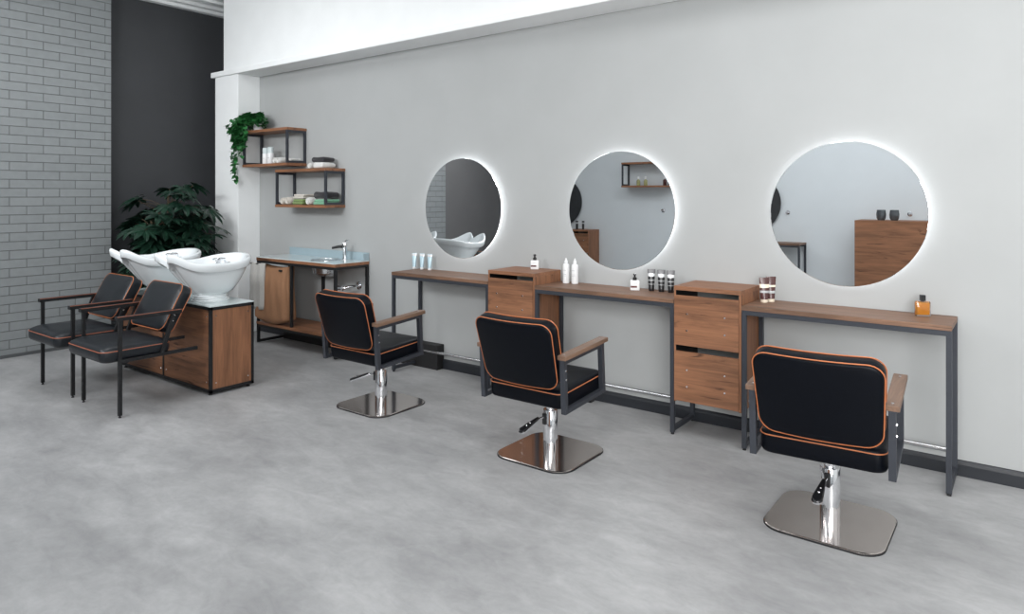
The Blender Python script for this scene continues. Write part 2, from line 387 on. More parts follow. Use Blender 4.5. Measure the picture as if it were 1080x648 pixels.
# ------------------------------------------------------------------ salon chairs
def salon_chair(loc, rz_up, label, lever=0):
    t = thing('salon_chair', label, 'chair', loc, 0, 'swivel styling chairs facing the mirrors')
    R = Matrix.Translation((0, 0, .36)) @ Matrix.Rotation(rz_up, 4, 'Z') @ Matrix.Rotation(radians(3.8), 4, 'X') @ Matrix.Translation((0, 0, -.36))
    # pedestal
    b = NB(); prism(b, rrect(.478, .478, .10, 10), .000, .007); link('plate_edge', b, 'rubber', t, 30)
    b = NB(); o1 = rrect(.474, .474, .098, 10)
    A = [b.verts.new((x, y, .007)) for x, y in o1]; B = [b.verts.new((x, y, .0095)) for x, y in o1]; C = [b.verts.new((x * .988, y * .988, .0115)) for x, y in o1]
    n = len(o1); b.faces.new(A[::-1]); b.faces.new(C)
    for P, Q in ((A, B), (B, C)):
        for k in range(n): b.faces.new((P[k], P[(k + 1) % n], Q[(k + 1) % n], Q[k]))
    link('base_plate', b, 'polished', t)
    b = NB(); lathe(b, [(.041, .0115), (.041, .238), (.039, .242), (.030, .242)], 40); link('column', b, 'chrome', t, 40)
    b = NB(); lathe(b, [(.024, .228), (.024, .318), (.04, .322), (.04, .33)], 24); link('piston', b, 'chrome', t, 40)
    def mb(name, bm, mat, smooth=False, par=t):
        for v in bm.verts: v.co = R @ v.co
        return link(name, bm, mat, par, smooth)
    b = NB(); box(b, -.09, .09, -.10, .10, .322, .334, .002); box(b, -.27, .27, -.02, .02, .328, .344, .002); mb('mounting_plate', b, 'steel_dark')
    # pump lever
    LV = Matrix.Rotation(lever, 4, 'Z')
    def lk(name, bm, mat, par, sm=True):
        for v in bm.verts: v.co = LV @ v.co
        return link(name, bm, mat, par, sm)
    p0 = Vector((0, -.038, .205)); p1 = Vector((0, -.105, .197)); p2 = Vector((0, -.215, .158))
    b = NB(); box(b, -.012, .012, -.052, -.030, .165, .225, .003); lv = lk('pump_lever', b, 'black_plastic', t)
    b = NB(); tube(b, [p0, (p0 + p1) / 2 + Vector((0, 0, .004)), p1, p1.lerp(p2, .2)], .0065, 10); lk('lever_arm', b, 'chrome', lv)
    ax = (p2 - p1).normalized(); nz = Vector((1, 0, 0)).cross(ax).normalized(); nz = nz if nz.z > 0 else -nz
    out = []
    for k in range(12):
        a = pi * k / 11; out.append((.020 * cos(a), (p2 - p1).length - .018 + .020 * sin(a)))
    out += [(-.010, 0), (-.006, -.02), (.006, -.02), (.010, 0)]
    f = lambda x, y, z: p1 + ax * y + Vector((x, 0, 0)) + nz * z
    b = NB(); prism(b, [(x * 1.08, y * 1.03) for x, y in out], -.007, .001, f); lk('lever_plate', b, 'chrome', lv, 30)
    b = NB(); prism(b, [(x * .94, y * .98) for x, y in out], .001, .012, f); lk('lever_pad', b, 'black_plastic', lv, 30)
    for q, r_ in ((.35, .0045), (.58, .0065)):
        b = NB(); bmesh.ops.create_uvsphere(b, u_segments=12, v_segments=8, radius=r_, matrix=Matrix.Translation(p1 + (p2 - p1) * q + nz * .012)); lk('stud', b, 'chrome', lv)
    # side frames with wooden arms
    s = .027
    for sd in (-1, 1):
        xa = .246 if sd > 0 else -.246 - s
        b = NB()
        box(b, xa, xa + s, -.272, -.272 + s, .345, .620, .001); box(b, xa, xa + s, .105, .105 + s, .345, .620, .001)
        box(b, xa, xa + s, -.270 + s, .105, .345, .345 + .022, .001); box(b, xa, xa + s, -.270 + s, .105, .598, .620, .001)
        fr = mb('arm_frame', b, 'steel')
        b = NB(); xc = xa + s / 2; box(b, xc - .027, xc + .027, -.275, .155, .620, .643, .003); ar = mb('armrest', b, 'wood_arm', False, fr)
        for yy in (-.245, .115):
            b = NB(); lathe(b, [(.0055, .642), (.0055, .6445), (0, .645)], 12, (xc, yy, 0)); mb('screw', b, 'chrome', False, fr)
        for zz in (.52, .565):
            b = NB(); xo = xa + s if sd > 0 else xa
            lathe(b, [(.006, 0), (.005, .004 * sd), (0, .0045 * sd)], 12, (xo, -.256, zz), axis='x'); mb('screw', b, 'chrome', False, fr)
    # seat
    sf = lambda x, y, z: (x, y - .035, z + .350 + .010 * abs(x / .25) ** 3 * 0)
    b = NB(); cushion(b, .480, .43, .098, .045, .016, .014, .004, sf); seat = mb('seat', b, 'leather', 50)
    b = NB(); pipe_ring(b, .482, .432, .045, .082, .0027, sf); mb('piping', b, 'piping', True, seat)
    # back
    tilt = radians(15)
    def bf(x, y, z):   # x across, y up the back, z 0 rear .. t front
        bend = .022 * (x / .25) ** 2
        w = 1 + .03 * (y / .17)
        yy = y + .175; zz = z + bend
        return (x * w, -.290 - yy * sin(tilt) * 0.80 + zz * cos(tilt), .462 + yy * cos(tilt) + zz * sin(tilt) * .9)
    b = NB(); cushion(b, .474, .360, .074, .062, .012, .014, .006, bf); bk = mb('backrest', b, 'leather', 50)
    b = NB(); pipe_ring(b, .475, .361, .062, .007, .0027, bf); pipe_ring(b, .475, .361, .062, .067, .0027, bf); mb('piping', b, 'piping', True, bk)
    return t
salon_chair((-3.530, -.975, 0), 0, 'black salon chair with orange piping, nearest the sink table', radians(-58))
salon_chair((-2.12, -1.005, 0), 0, 'black salon chair with orange piping, in front of the middle mirror', radians(-14))
salon_chair((-.698, -.935, 0), radians(3.7), 'black salon chair with orange piping, nearest the perfume desk', radians(-2))

# ------------------------------------------------------------------ wash unit
UX0, UX1, UY0, UY1 = -6.02, -4.64, -1.58, -1.235
t = thing('wash_unit', 'wood panelled black framed unit carrying both white wash basins', 'cabinet', (UX1, UY0, 0))
W = UX1 - UX0; Dp = UY1 - UY0; s = .022
b = NB()
for xa in (-W, -s):
    for ya in (0, Dp - s): box(b, xa, xa + s, ya, ya + s, .02, .628, .001)
box(b, -.69, -.69 + s, 0, s, .042, .606, .001)
for z0 in (.02, .606):
    box(b, -W, 0, 0, s, z0, z0 + s, .001); box(b, -W, 0, Dp - s, Dp, z0, z0 + s, .001)
    for xa in (-W, -s): box(b, xa, xa + s, s, Dp - s, z0, z0 + s, .001)
link('frame', b, 'steel_dark', t)
for x0, x1 in ((-W + s, -.69), (-.69 + s, -s)):
    b = NB(); box(b, x0, x1, .004, .018, .042, .606); p = link('front_panel', b, 'wood_x', t)
    for xs in (x0 + .03, x1 - .03):
        for zs in (.09, .56):
            b = NB(); lathe(b, [(0, 0), (.005, .0005), (.006, .004)], 12, (xs, .0005, zs), axis='y'); link('bolt', b, 'chrome', p, True)
b = NB(); box(b, -W + s, -s, Dp - .018, Dp - .004, .042, .606); link('rear_panel', b, 'wood_x', t)
for x0 in (-.016, -W + .004):
    b = NB(); box(b, x0, x0 + .012, s, Dp - s, .042, .606); p = link('end_panel', b, 'wood_z', t)
    if x0 > -.1:
        for ys in (s + .025, Dp - s - .025):
            for zs in (.085, .565):
                b = NB(); lathe(b, [(.006, 0), (.005, .003), (0, .0035)], 12, (-.004, ys, zs), axis='x'); link('bolt', b, 'chrome', p, True)
b = NB(); box(b, -W, 0, 0, Dp, .628, .637, .0015); link('glass_top', b, 'glass_top', t)
for xa in (-W + .03, -.03):
    for ya in (.02, Dp - .03):
        b = NB(); lathe(b, [(.014, 0), (.014, .006), (.006, .008), (.006, .021)], 12, (xa, ya, 0)); link('foot', b, 'rubber', t)

def basin(loc, label):
    t = thing('wash_basin', label, 'basin', loc, 0, 'white ceramic wash basins')
    # local: y=0 is pedestal centre, front (neck) towards -y, z=0 on the glass
    N = 72
    def rim(a):  # a=0 -> rear (+y); pi -> neck
        x = .245 * sin(a); cy = cos(a)
        y = .27 * max(0, cy) ** .8 if cy > 0 else .40 * cy
        f = max(0, -cy)
        x *= 1 - .10 * f ** 2
        if abs(sin(a)) > 0: x = x * (1 + (.15 if cy > 0 else .10) * abs(sin(2 * a)))
        z = .292 + .048 * max(0, cy) ** 1.1
        d = a - pi
        z += .080 * math.exp(-((abs(d) - .42) / .42) ** 2) if abs(d) > .42 else .080 * (1 - .75 * (1 - abs(d) / .42) ** 1.5)
        if abs(d) < .42: y += .085 * (cos(d / .42 * pi / 2)) ** 1.5
        return Vector((x, y, z))
    def baseP(a): return Vector((.098 * sin(a), .115 * cos(a) , .045))
    bm = NB(); rings = []
    A = [2 * pi * k / N for k in range(N)]
    def ring(f): rings.append([bm.verts.new(f(a)) for a in A])
    ring(lambda a: baseP(a))
    for tt in (.12, .25, .4, .55, .7, .8):
        def f(a, tt=tt):
            B, Rm = baseP(a), rim(a); fr = max(0, -cos(a))
            e = (.56 + .36 * fr); k = tt ** e
            p = B.lerp(Rm, k); p.z = B.z + (Rm.z - .068 - B.z) * tt / .8 ; return p
        ring(f)
    def off(a, o, dz):
        Rm = rim(a); c = Vector((0, -.05, Rm.z)); d = (Rm - c); d.z = 0; d.normalize(); p = Rm + d * o; p.z += dz; return p
    ring(lambda a: off(a, -.008, -.062)); ring(lambda a: off(a, .001, -.056)); ring(lambda a: off(a, .007, -.014)); ring(lambda a: off(a, .003, -.003)); ring(lambda a: off(a, -.008, .002)); ring(lambda a: off(a, -.020, -.004))
    ring(lambda a: off(a, -.028, -.022))
    for q in (.3, .55, .8, .95):
        def g(a, q=q):
            p = off(a, -.03, -.03); c = Vector((0, .03, .10)); r = p.lerp(c, q); r.z = p.z + (c.z - p.z) * min(1, q * 1.6) ** .8; return r
        ring(g)
    for P, Q in zip(rings, rings[1:]):
        for k in range(N): bm.faces.new((P[k], P[(k + 1) % N], Q[(k + 1) % N], Q[k]))
    bm.faces.new(rings[0][::-1]); bm.faces.new(rings[-1])
    link('bowl', bm, 'ceramic', t, 60)
    b = NB(); lathe(b, [(.122, 0), (.124, .010), (.112, .014), (.112, .020), (.116, .026), (.108, .030), (.106, .038), (.112, .042), (.104, .05), (.0, .05)], 40, sy=1.12); link('collar', b, 'ceramic', t, 30)
    b = NB(); tube(b, [(.0, .0, 0), (.0, .0, 0.001)], .001, 4); b.free()
    # tap on the rear ledge
    b = NB(); lathe(b, [(.028, 0), (.026, .02), (.022, .045), (.024, .055), (.018, .062), (0, .064)], 20, (-.10, .12, .225)); tp = link('mixer_tap', b, 'chrome', t, True)
    b = NB(); tube(b, [(-.10, .12, .28), (-.08, .09, .30), (-.05, .05, .300)], [.010, .009, .007], 10); link('tap_lever', b, 'chrome', tp, True)
    b = NB(); tube(b, [(-.02, .14, .19), (-.02, .14, .27), (-.015, .12, .30), (-.01, .085, .305), (0, .06, .29)], .011, 10); link('hose', b, 'chrome', t, True)
    b = NB(); lathe(b, [(.018, 0), (.022, .02), (.012, .03)], 16, (.04, .11, .26), axis='y'); link('spray_head', b, 'chrome', t, True)
    return t
basin((-4.93, -1.415, .637), 'white ceramic wash basin, nearest the glass end of the unit')
basin((-5.66, -1.415, .637), 'white ceramic wash basin, farther one in front of the dark plant')

def wash_chair(xc, label):
    t = thing('wash_chair', label, 'chair', (xc, -2.0, 0), 0, 'backwash armchairs in front of the basins')
    s = .022
    for sd in (-1, 1):
        xa = .266 if sd > 0 else -.266 - s
        b = NB(); box(b, xa, xa + s, -.190, -.190 + s, .014, .628, .001); l = link('leg', b, 'steel_dark', t)
        b = NB(); lathe(b, [(.009, 0), (.009, .006), (.005, .007), (.005, .016)], 12, (xa + s / 2, -.19 + s / 2, 0)); link('foot', b, 'rubber', l)
        b = NB(); box(b, xa, xa + s, -.168, .33, .350, .372, .001); link('connecting_rail', b, 'steel_dark', t)
        b = NB(); box(b, xa - .010, xa + s + .010, -.205, .215, .622, .648, .003); a = link('armrest', b, 'steel_dark', t)
        b = NB(); tube(b, [(xa + s + .010, -.203, .6475), (xa + s + .010, .213, .6475)], .0017, 6); link('piping', b, 'piping_dull', a, True)
        b = NB(); xm = xa + s / 2
        m = Matrix.Translation((xm, .085, .372)) @ Matrix.Rotation(-radians(19), 4, 'X')
        box(b, -.011, .011, -.012, .012, 0, .275, .001, mtx=m); br = link('back_bracket', b, 'steel_dark', t)
        for q in (.215, .255):
            b = NB(); P = m @ Vector((sd * .011, 0, q)); lathe(b, [(.006, 0), (.005, .004 * sd), (0, .0045 * sd)], 10, P, axis='x'); link('screw', b, 'chrome', br, True)
    sf = lambda x, y, z: (x, y - .065, z + .355)
    b = NB(); cushion(b, .545, .44, .098, .05, .028, .022, .006, sf); seat = link('seat', b, 'leather_soft', t, 50)
    b = NB(); pipe_ring(b, .547, .442, .05, .074, .0027, sf); link('piping', b, 'piping_dull', seat, True)
    tl = radians(28)
    def bf(x, y, z):  # z 0 rear .. t front(-y)
        yy = y + .165
        return (x + .008, .172 + yy * sin(tl) - z * cos(tl), .475 + yy * cos(tl) + z * sin(tl))
    b = NB(); cushion(b, .475, .335, .085, .055, .012, .016, .004, bf); bk = link('backrest', b, 'leather_soft', t, 50)
    b = NB(); pipe_ring(b, .475, .335, .055, .008, .0027, bf); pipe_ring(b, .475, .335, .055, .079, .0027, bf); link('piping', b, 'piping', bk, True)
    b = NB(); box(b, -.06, -.038, -.15, .405, .372, .392, .001); link('connecting_rail', b, 'steel_dark', t)
    b = NB(); box(b, -.25, .25, .06, .09, .345, .362); box(b, -.266, .266, -.15, -.12, .340, .356); link('cross_bar', b, 'steel_dark', t)
    return t
wash_chair(-4.925, 'black backwash armchair at the nearer basin, its leg closest to camera')
wash_chair(-5.66, 'black backwash armchair beside the grey brick wall')

# ------------------------------------------------------------------ sink table
SX0, SX1 = -5.95, -4.767
t = thing('sink_table', 'black framed sink table with white glass top and lower wooden shelf', 'table', (SX0, 0, 0))
w = SX1 - SX0; d = .385; s = .024
# top board and glass, each with a sink cut-out
def ring_slab(bm, x0, x1, y0, y1, z0, z1, cx, cy, r, seg=48):
    out = []; inn = []
    for k in range(seg):
        a = 2 * pi * k / seg; dx, dy = cos(a), sin(a)
        ts = []
        if dx > 1e-9: ts.append((x1 - cx) / dx)
        if dx < -1e-9: ts.append((x0 - cx) / dx)
        if dy > 1e-9: ts.append((y1 - cy) / dy)
        if dy < -1e-9: ts.append((y0 - cy) / dy)
        tt = min(ts); out.append([cx + dx * tt, cy + dy * tt]); inn.append((cx + dx * r, cy + dy * r))
    for X in (x0, x1):
        for Y in (y0, y1):
            i = min(range(seg), key=lambda i: (out[i][0] - X) ** 2 + (out[i][1] - Y) ** 2); out[i] = [X, Y]
    L = []
    for P, z in ((out, z1), (inn, z1), (inn, z0), (out, z0)): L.append([bm.verts.new((p[0], p[1], z)) for p in P])
    for i in range(4):
        A, B = L[i], L[(i + 1) % 4]
        for k in range(seg): bm.faces.new((A[k], A[(k + 1) % seg], B[(k + 1) % seg], B[k]))
cx, cy, cr = .82, -.20, .125
b = NB(); ring_slab(b, 0, w, -d, -.002, .8040, .8300, cx, cy, cr); link('tabletop', b, 'wood_x', t)
b = NB(); ring_slab(b, 0, w, -d, -.002, .8300, .8370, cx, cy, cr); link('glass_top', b, 'glass_top', t)
b = NB(); box(b, 0, w, -.014, -.002, .8370, .9080, .001); box(b, w - .012, w, -.07, -.014, .8370, .9000, .001); link('backsplash', b, 'glass_edge', t)
b = NB(); lathe(b, [(cr + .012, .8375), (cr + .012, .8405), (cr - .004, .8405), (cr - .008, .8080), (cr - .02, .7280), (cr - .06, .7000), (.02, .6960), (.02, .6880), (cr - .055, .6920), (cr - .012, .7220), (cr - .001, .8040)], 48, (cx, cy, 0)); link('sink_bowl', b, 'brushed', t, 40)
b = NB()
for xa in (0, .53, w - s): 
    for ya in (-d + .004, -.03):
        if xa == .53 and ya > -.1: pass
        z0 = .012 if xa != .53 else .19
        box(b, xa, xa + s, ya, ya + s, z0, .7800, .001)
box(b, 0, w, -d + .004, -d + .004 + s, .7800, .8040, .001); box(b, 0, w, -.03, -.006, .7800, .8040, .001)
box(b, 0, w, -d + .004, -d + .004 + s, .165, .189, .001); box(b, 0, w, -.03, -.006, .165, .189, .001)
for xa in (0, w - s): box(b, xa, xa + s, -d + .028, -.03, .012, .036, .001); box(b, xa, xa + s, -d + .028, -.03, .7800, .8040, .001)
link('frame', b, 'steel_dark', t)
b = NB(); box(b, .0, w, -d, -.03, .190, .214, .001); link('lower_shelf', b, 'wood_x', t)
b = NB(); tube(b, [(-.14, -d - .037, .7730), (.10, -d - .037, .7730)], .006, 8); tube(b, [(-.12, -d + .16, .7730), (.38, -d + .16, .7730)], .006, 8)
tube(b, [(.06, -d - .037, .7730), (.06, -d + .03, .7880)], .006, 8); link('towel_rail', b, 'steel_dark', t, True)
fx, fy = .965, -.10
b = NB(); lathe(b, [(.026, .8370), (.026, .8430), (.019, .8460), (.019, .9510), (.021, .9560), (.021, .9910), (.018, .9960), (0, .9970)], 24, (fx, fy, 0)); fc = link('faucet', b, 'chrome', t, True)
b = NB(); tube(b, [(fx, fy, .9610), (fx - .05, fy - .03, .9580), (fx - .10, fy - .065, .9460)], [.016, .013, .011], 12); link('spout', b, 'steel_dark', fc, True)
b = NB(); tube(b, [(fx, fy, .9940), (fx + .01, fy, 1.0110), (fx + .045, fy + .005, 1.0210)], .006, 8); link('faucet_handle', b, 'chrome', fc, True)
# drain trap on the wall
b = NB(); tube(b, [(-.0, 0, 0), (0, -.10, 0), (-.01, -.135, -.005), (-.03, -.15, -.01), (-.10, -.17, -.015), (-.125, -.175, .0), (-.13, -.175, .055)], .014, 12)
lathe(b, [(0, .0), (.036, -.001), (.036, -.010), (.022, -.014), (.0, -.014)], 24, axis='y'); lathe(b, [(.022, -.03), (.022, .03)], 16, (-.07, -.162, -.012), axis='x')
tag(link('drain_pipe', b, 'chrome', None, True), 'chrome drain pipe on the grey wall under the sink', 'pipe', loc=(-4.90, 0, .60))
# laundry bag
bm = NB(); rows = []
x0, x1, y0, y1 = -5.925, -5.435, -.412, -.296
for j in range(25):
    q = j / 24; z = .768 - q * .548; rr = []
    for x, y in rrect(x1 - x0, y1 - y0, .045, 6, .012):
        end = max(0, q - .88) / .12
        nx = x * (1 - .07 * sin(min(1, q * 1.3) * pi) - .16 * end ** 2); ny = y * (1 + .35 * sin(q * pi * .5) - .55 * end ** 2)
        fold_ = .005 * sin(x * 24 + 1.5 * sin(q * 3)) * (.4 + q) + .003 * sin(x * 61 - q * 5 + 1) * sin(q * pi) + .006 * math.exp(-((x - .10 + q * .22) / .03) ** 2) * sin(q * pi)
        if y < -.02: ny -= fold_
        z2 = z - (.020 * (1 - (2 * x / (x1 - x0)) ** 2) * (1 - q) ** 3) + .035 * end * (2 * x / (x1 - x0)) ** 2
        rr.append(bm.verts.new(((x0 + x1) / 2 + nx, (y0 + y1) / 2 + ny, z2)))
    rows.append(rr)
n = len(rows[0])
for A, B in zip(rows, rows[1:]):
    for k in range(n): bm.faces.new((A[k], A[(k + 1) % n], B[(k + 1) % n], B[k]))
bm.faces.new(rows[-1])
top_in = [bm.verts.new(((v.co.x - (x0 + x1) / 2) * .98 + (x0 + x1) / 2, (v.co.y - (y0 + y1) / 2) * .9 + (y0 + y1) / 2, v.co.z)) for v in rows[0]]
low_in = [bm.verts.new((v.co.x, (v.co.y + .354) * .8 - .354, .34)) for v in top_in]
for k in range(n):
    bm.faces.new((rows[0][k], top_in[k], top_in[(k + 1) % n], rows[0][(k + 1) % n])); bm.faces.new((top_in[k], low_in[k], low_in[(k + 1) % n], top_in[(k + 1) % n]))
bm.faces.new(low_in)
bag = link('laundry_bag', bm, 'canvas', None, 60); tag(bag, 'brown canvas laundry bag hanging under the sink table end', 'bag')
b = NB(); box(b, -5.53, -5.49, -.426, -.408, .722, .739, .003); link('eyelet', b, 'rubber', bag)
# hanging towel
bm = NB(); path = []
for j in range(12): path.append((-.432 - .003 * sin(j), .345 + (.773 - .345) * j / 11))
path += [(-.428, .779), (-.421, .783), (-.415, .779)]
for j in range(9): path.append((-.417, .770 - (.770 - .52) * j / 8))
xs = [-5.985 + .235 * i / 14 for i in range(15)]
for side in (0, .006):
    pass
G = []
for x in xs:
    G.append([bm.verts.new((x + .008 * sin(z * 9), y + .006 * sin(x * 60 + z * 3), z + .004 * sin(x * 25))) for y, z in path])
for A, B in zip(G, G[1:]):
    for k in range(len(A) - 1): bm.faces.new((A[k], A[k + 1], B[k + 1], B[k]))
o = link('hanging_towel', bm, 'tw_grey', None, 60); md = o.modifiers.new('thick', 'SOLIDIFY'); md.thickness = .007
tag(o, 'pale grey towel hanging over the rail beside the brown bag', 'towel')

# ------------------------------------------------------------------ towels on shelves
def roll(loc, r, L, mat, label, rz=0, grp=None):
    b = NB(); P = []
    for k in range(40):   # spiral section in xz, extruded along y
        pass
    lathe(b, [(0, 0), (r * .25, -.004), (r * .3, .002), (r * .55, -.004), (r * .6, .002), (r * .85, -.003), (r, .006), (r * 1.02, L * .3), (r, L * .7), (r, L - .006), (r * .85, L), (0, L)], 20, axis='y')
    for v in b.verts: v.co.z += r
    return tag(link('rolled_towel', b, mat, None, 60), label, 'towel', grp, loc, rz)
def fold(loc, w, d, h, mat, label, layers=3, rz=0, name='folded_towel'):
    b = NB(); t_ = h / layers; rn = random.Random(len(label))
    for k in range(layers):
        q = rrect(w * (1 - .04 * k), t_ * 1.0, t_ * .48, 5); n = len(q); R = []
        dx = rn.uniform(-.006, .006)
        for i, (f, sc_) in enumerate(((-.5, .5), (-.485, .86), (-.44, 1), (-.2, .97), (0, 1.0), (.2, .97), (.44, 1), (.485, .86), (.5, .5))):
            R.append([b.verts.new((x * (1 - (1 - sc_) * .12) + dx + .004 * sin(f * 9 + k * 2 + x * 20), f * d * (1 - .03 * k), t_ * (k + .5) + y * sc_ * (1 + .10 * sin(x * 40 + k * 3 + f * 5)) + .0)) for x, y in q])
        for A, B in zip(R, R[1:]):
            for m in range(n): b.faces.new((A[m], A[(m + 1) % n], B[(m + 1) % n], B[m]))
        b.faces.new(R[0][::-1]); b.faces.new(R[-1])
    lo = min(v.co.z for v in b.verts)
    for v in b.verts: v.co.z -= lo
    return tag(link(name, b, mat, None, 60), label, 'towel', None, loc, rz)
SZ1 = 1.742
def spray(name, loc, h, r, label, grp, cat='bottle', cap='white_plastic', band='grey_print'):
    t = thing(name, label, cat, loc, 0, grp)
    b = NB(); lathe(b, [(r * .95, 0), (r, .004), (r, h * .70), (r * .85, h * .76), (r * .45, h * .79), (r * .45, h * .81)], 24); link('bottle_body', b, 'white_plastic', t, 40)
    b = NB(); lathe(b, [(r * .55, h * .81), (r * .5, h * .87), (r * .25, h * .95), (r * .18, h), (0, h)], 20); link('cap', b, cap, t, 40)
    b = NB()
    for zf in (.30, .36, .52): 
        tube(b, [((r + .0003) * cos(a), (r + .0003) * sin(a), h * zf) for a in [radians(-125 + 10 * q) for q in range(8)]], .0012, 4)
    link('printed_label', b, band, t)
    return t
def stub_bottle(loc, h, r, label):
    t = thing('shampoo_bottle', label, 'bottle', loc, 0, 'white bottles on the upper shelf')
    b = NB(); lathe(b, [(r * .94, 0), (r, .004), (r, h * .62), (r * .97, h * .64)], 24); link('bottle_body', b, 'white_plastic', t, 40)
    b = NB(); lathe(b, [(r * .97, h * .64), (r * .97, h * .97), (r * .8, h), (0, h)], 24); link('cap', b, 'glass_top', t, 40)
    b = NB(); tube(b, [((r + .0003) * cos(a), (r + .0003) * sin(a), h * .35) for a in [radians(-125 + 10 * q) for q in range(8)]], .0016, 4); link('printed_label', b, 'grey_print', t)
    return t
stub_bottle((-6.170, -.14, SZ1), .165, .032, 'white bottle on the upper shelf, the one nearer the trailing plant')
stub_bottle((-6.085, -.14, SZ1), .170, .032, 'white bottle on the upper shelf, the one nearer the small rolls')
roll((-5.955, -.185, SZ1), .030, .11, 'tw_white', 'small white towel roll on the upper shelf, beside the bottle')
roll((-5.892, -.185, SZ1), .030, .11, 'tw_white', 'small white towel roll on the upper shelf, beside the frame')
fold((-5.755, -.10, SZ1), .09, .10, .045, 'tw_white', 'small white folded towel at the right end of the upper shelf', 2)
S2 = 1.339; S2T = 1.678
roll((-5.795, -.205, S2), .033, .17, 'tw_cream', 'cream towel roll at the left end of the lower shelf')
roll((-5.712, -.205, S2), .036, .17, 'tw_cream', 'cream towel roll beside the green folded towel')
fold((-5.550, -.125, S2), .16, .16, .050, 'tw_green', 'green folded towel under the cream one on the lower shelf', 2)
fold((-5.558, -.125, S2 + .056), .15, .14, .042, 'tw_cream', 'cream folded towel lying on the green towel', 2, .1)
roll((-5.390, -.205, S2), .035, .17, 'tw_white', 'white towel roll in the middle of the lower shelf')
fold((-5.228, -.115, S2), .175, .17, .050, 'tw_mint', 'mint green folded towel under the black one', 2)
fold((-5.232, -.115, S2 + .055), .185, .16, .062, 'tw_black', 'black folded towel lying on the mint green towel', 1, -.05)
roll((-5.385, -.19, S2T), .027, .14, 'tw_white', 'small white towel roll on top of the lower shelf', .1)
fold((-5.262, -.115, S2T), .15, .15, .052, 'tw_white', 'white folded towel on top of the lower shelf', 1)
fold((-5.282, -.115, S2T + .057), .175, .13, .045, 'tw_black', 'black folded towel lying on the white ones, topmost of all', 1, .06)

# ------------------------------------------------------------------ bottles and tubes on the desks
DT = .8085; CT = .8895
def squeeze(loc, h, w, body, cap, label, grp, top=None, bands=(), rz=0, name='cream_tube'):
    """tube standing on its cap: round below, flat crimp on top"""
    t = thing(name, label, 'tube', loc, rz, grp)
    r = w * .36
    b = NB(); lathe(b, [(r * .92, 0), (r, .002), (r, h * .12), (r * .9, h * .13)], 24); link('cap', b, cap, t, 40)
    def ringp(q):
        wx = r + (w / 2 - r) * q; wy = r * (1 - q) + .0015
        return [(wx * cos(2 * pi * k / 28), wy * sin(2 * pi * k / 28), h * (.13 + .87 * q)) for k in range(28)]
    def shell(q0, q1, off=0.):
        bm = NB(); R = []
        for i in range(9):
            q = q0 + (q1 - q0) * i / 8
            R.append([bm.verts.new((x * (1 + off), y * (1 + off) + (math.copysign(off * .02, y) if off else 0), z)) for x, y, z in ringp(q)])
        for A, B in zip(R, R[1:]):
            for k in range(28): bm.faces.new((A[k], A[(k + 1) % 28], B[(k + 1) % 28], B[k]))
        bm.faces.new(R[0][::-1]); bm.faces.new(R[-1]); return bm
    link('tube_body', shell(0, 1), body, t, 40)
    for q0, q1, mt in bands: link('printed_label', shell(q0, q1, .03), mt, t, 40)
    return t
for x, lb in ((-4.265 + .0, 'pale blue cream tube, nearest the left end of the desk'), (-4.0, ''), (0, '')): pass
def gx(u, y):
    k = (u - 540) / PX; Y = y + DC
    return Y * (k * CA - SA) / (CA + k * SA)
Yt = -.075
for u, lb in ((437.0, 'pale blue tube on the first desk, the one nearest the left end'), (445.0, 'pale blue tube on the first desk, between the other two'), (453.2, 'pale blue tube on the first desk, the one nearest the mirror')):
    squeeze((gx(u, Yt + .02), Yt + .02, DT), .132, .042, 'mint_tube', 'white_plastic', lb, 'pale blue tubes on the first desk', bands=((.80, .97, 'silver_band'),), rz=radians(30))
def pump(loc, label, rz=0):
    t = thing('pump_bottle', label, 'bottle', loc, rz, 'white pump bottles with dark red labels')
    b = NB(); box(b, -.030, .030, -.021, .021, 0, .066, .006, 3); link('bottle_body', b, 'white_plastic', t, 40)
    b = NB(); box(b, -.028, .012, -.0225, -.0208, .020, .031); link('red_label', b, 'red_label', t)
    b = NB(); box(b, -.018, .015, -.0222, -.0208, .048, .0495); link('printed_label', b, 'grey_print', t)
    b = NB(); lathe(b, [(.013, .066), (.013, .084), (.006, .086), (.006, .098), (.009, .099), (.009, .108), (0, .109)], 20); pm = link('pump_head', b, 'black_plastic', t, 40)
    b = NB(); tube(b, [(0, 0, .104), (.0, -.006, .105), (-.004, -.030, .101)], .004, 8); link('nozzle', b, 'black_plastic', pm, True)
    return t
pump((gx(564, -.10), -.10, CT), 'white pump bottle standing on the left drawer cabinet', radians(32))
pump((gx(669.5, -.13), -.13, DT), 'white pump bottle on the middle desk, beside the black tubes', radians(32))
spray('spray_bottle', (gx(597, -.085), -.085, DT), .176, .0235, 'slim white spray bottle touching the left drawer cabinet side', 'slim white bottles on the middle desk')
spray('spray_bottle', (gx(606.3, -.075), -.075, DT), .176, .0235, 'slim white spray bottle, farther from the left drawer cabinet', 'slim white bottles on the middle desk')
for u, y, lb in ((687, -.085, 'black tube on the middle desk, beside the pump bottle'), (697.5, -.085, 'black tube on the middle desk, between two black tubes'), (707.5, -.085, 'black tube on the middle desk, beside the right drawer cabinet')):
    squeeze((gx(u, y), y, DT), .140, .050, 'black_tube', 'black_plastic', lb, 'black tubes on the middle desk', bands=((.62, .78, 'silver_band'), (.80, .985, 'grey_tube'), (.40, .44, 'grey_print'), (.20, .23, 'grey_print')), rz=radians(30))
squeeze((gx(806, -.13), -.13, DT), .142, .058, 'brown_tube', 'cream_cap', 'brown tube with cream cap, nearer one beside the drawer cabinet', 'brown tubes on the right desk', bands=((.53, .70, 'cream_cap'), (.30, .40, 'grey_print')), rz=radians(30))
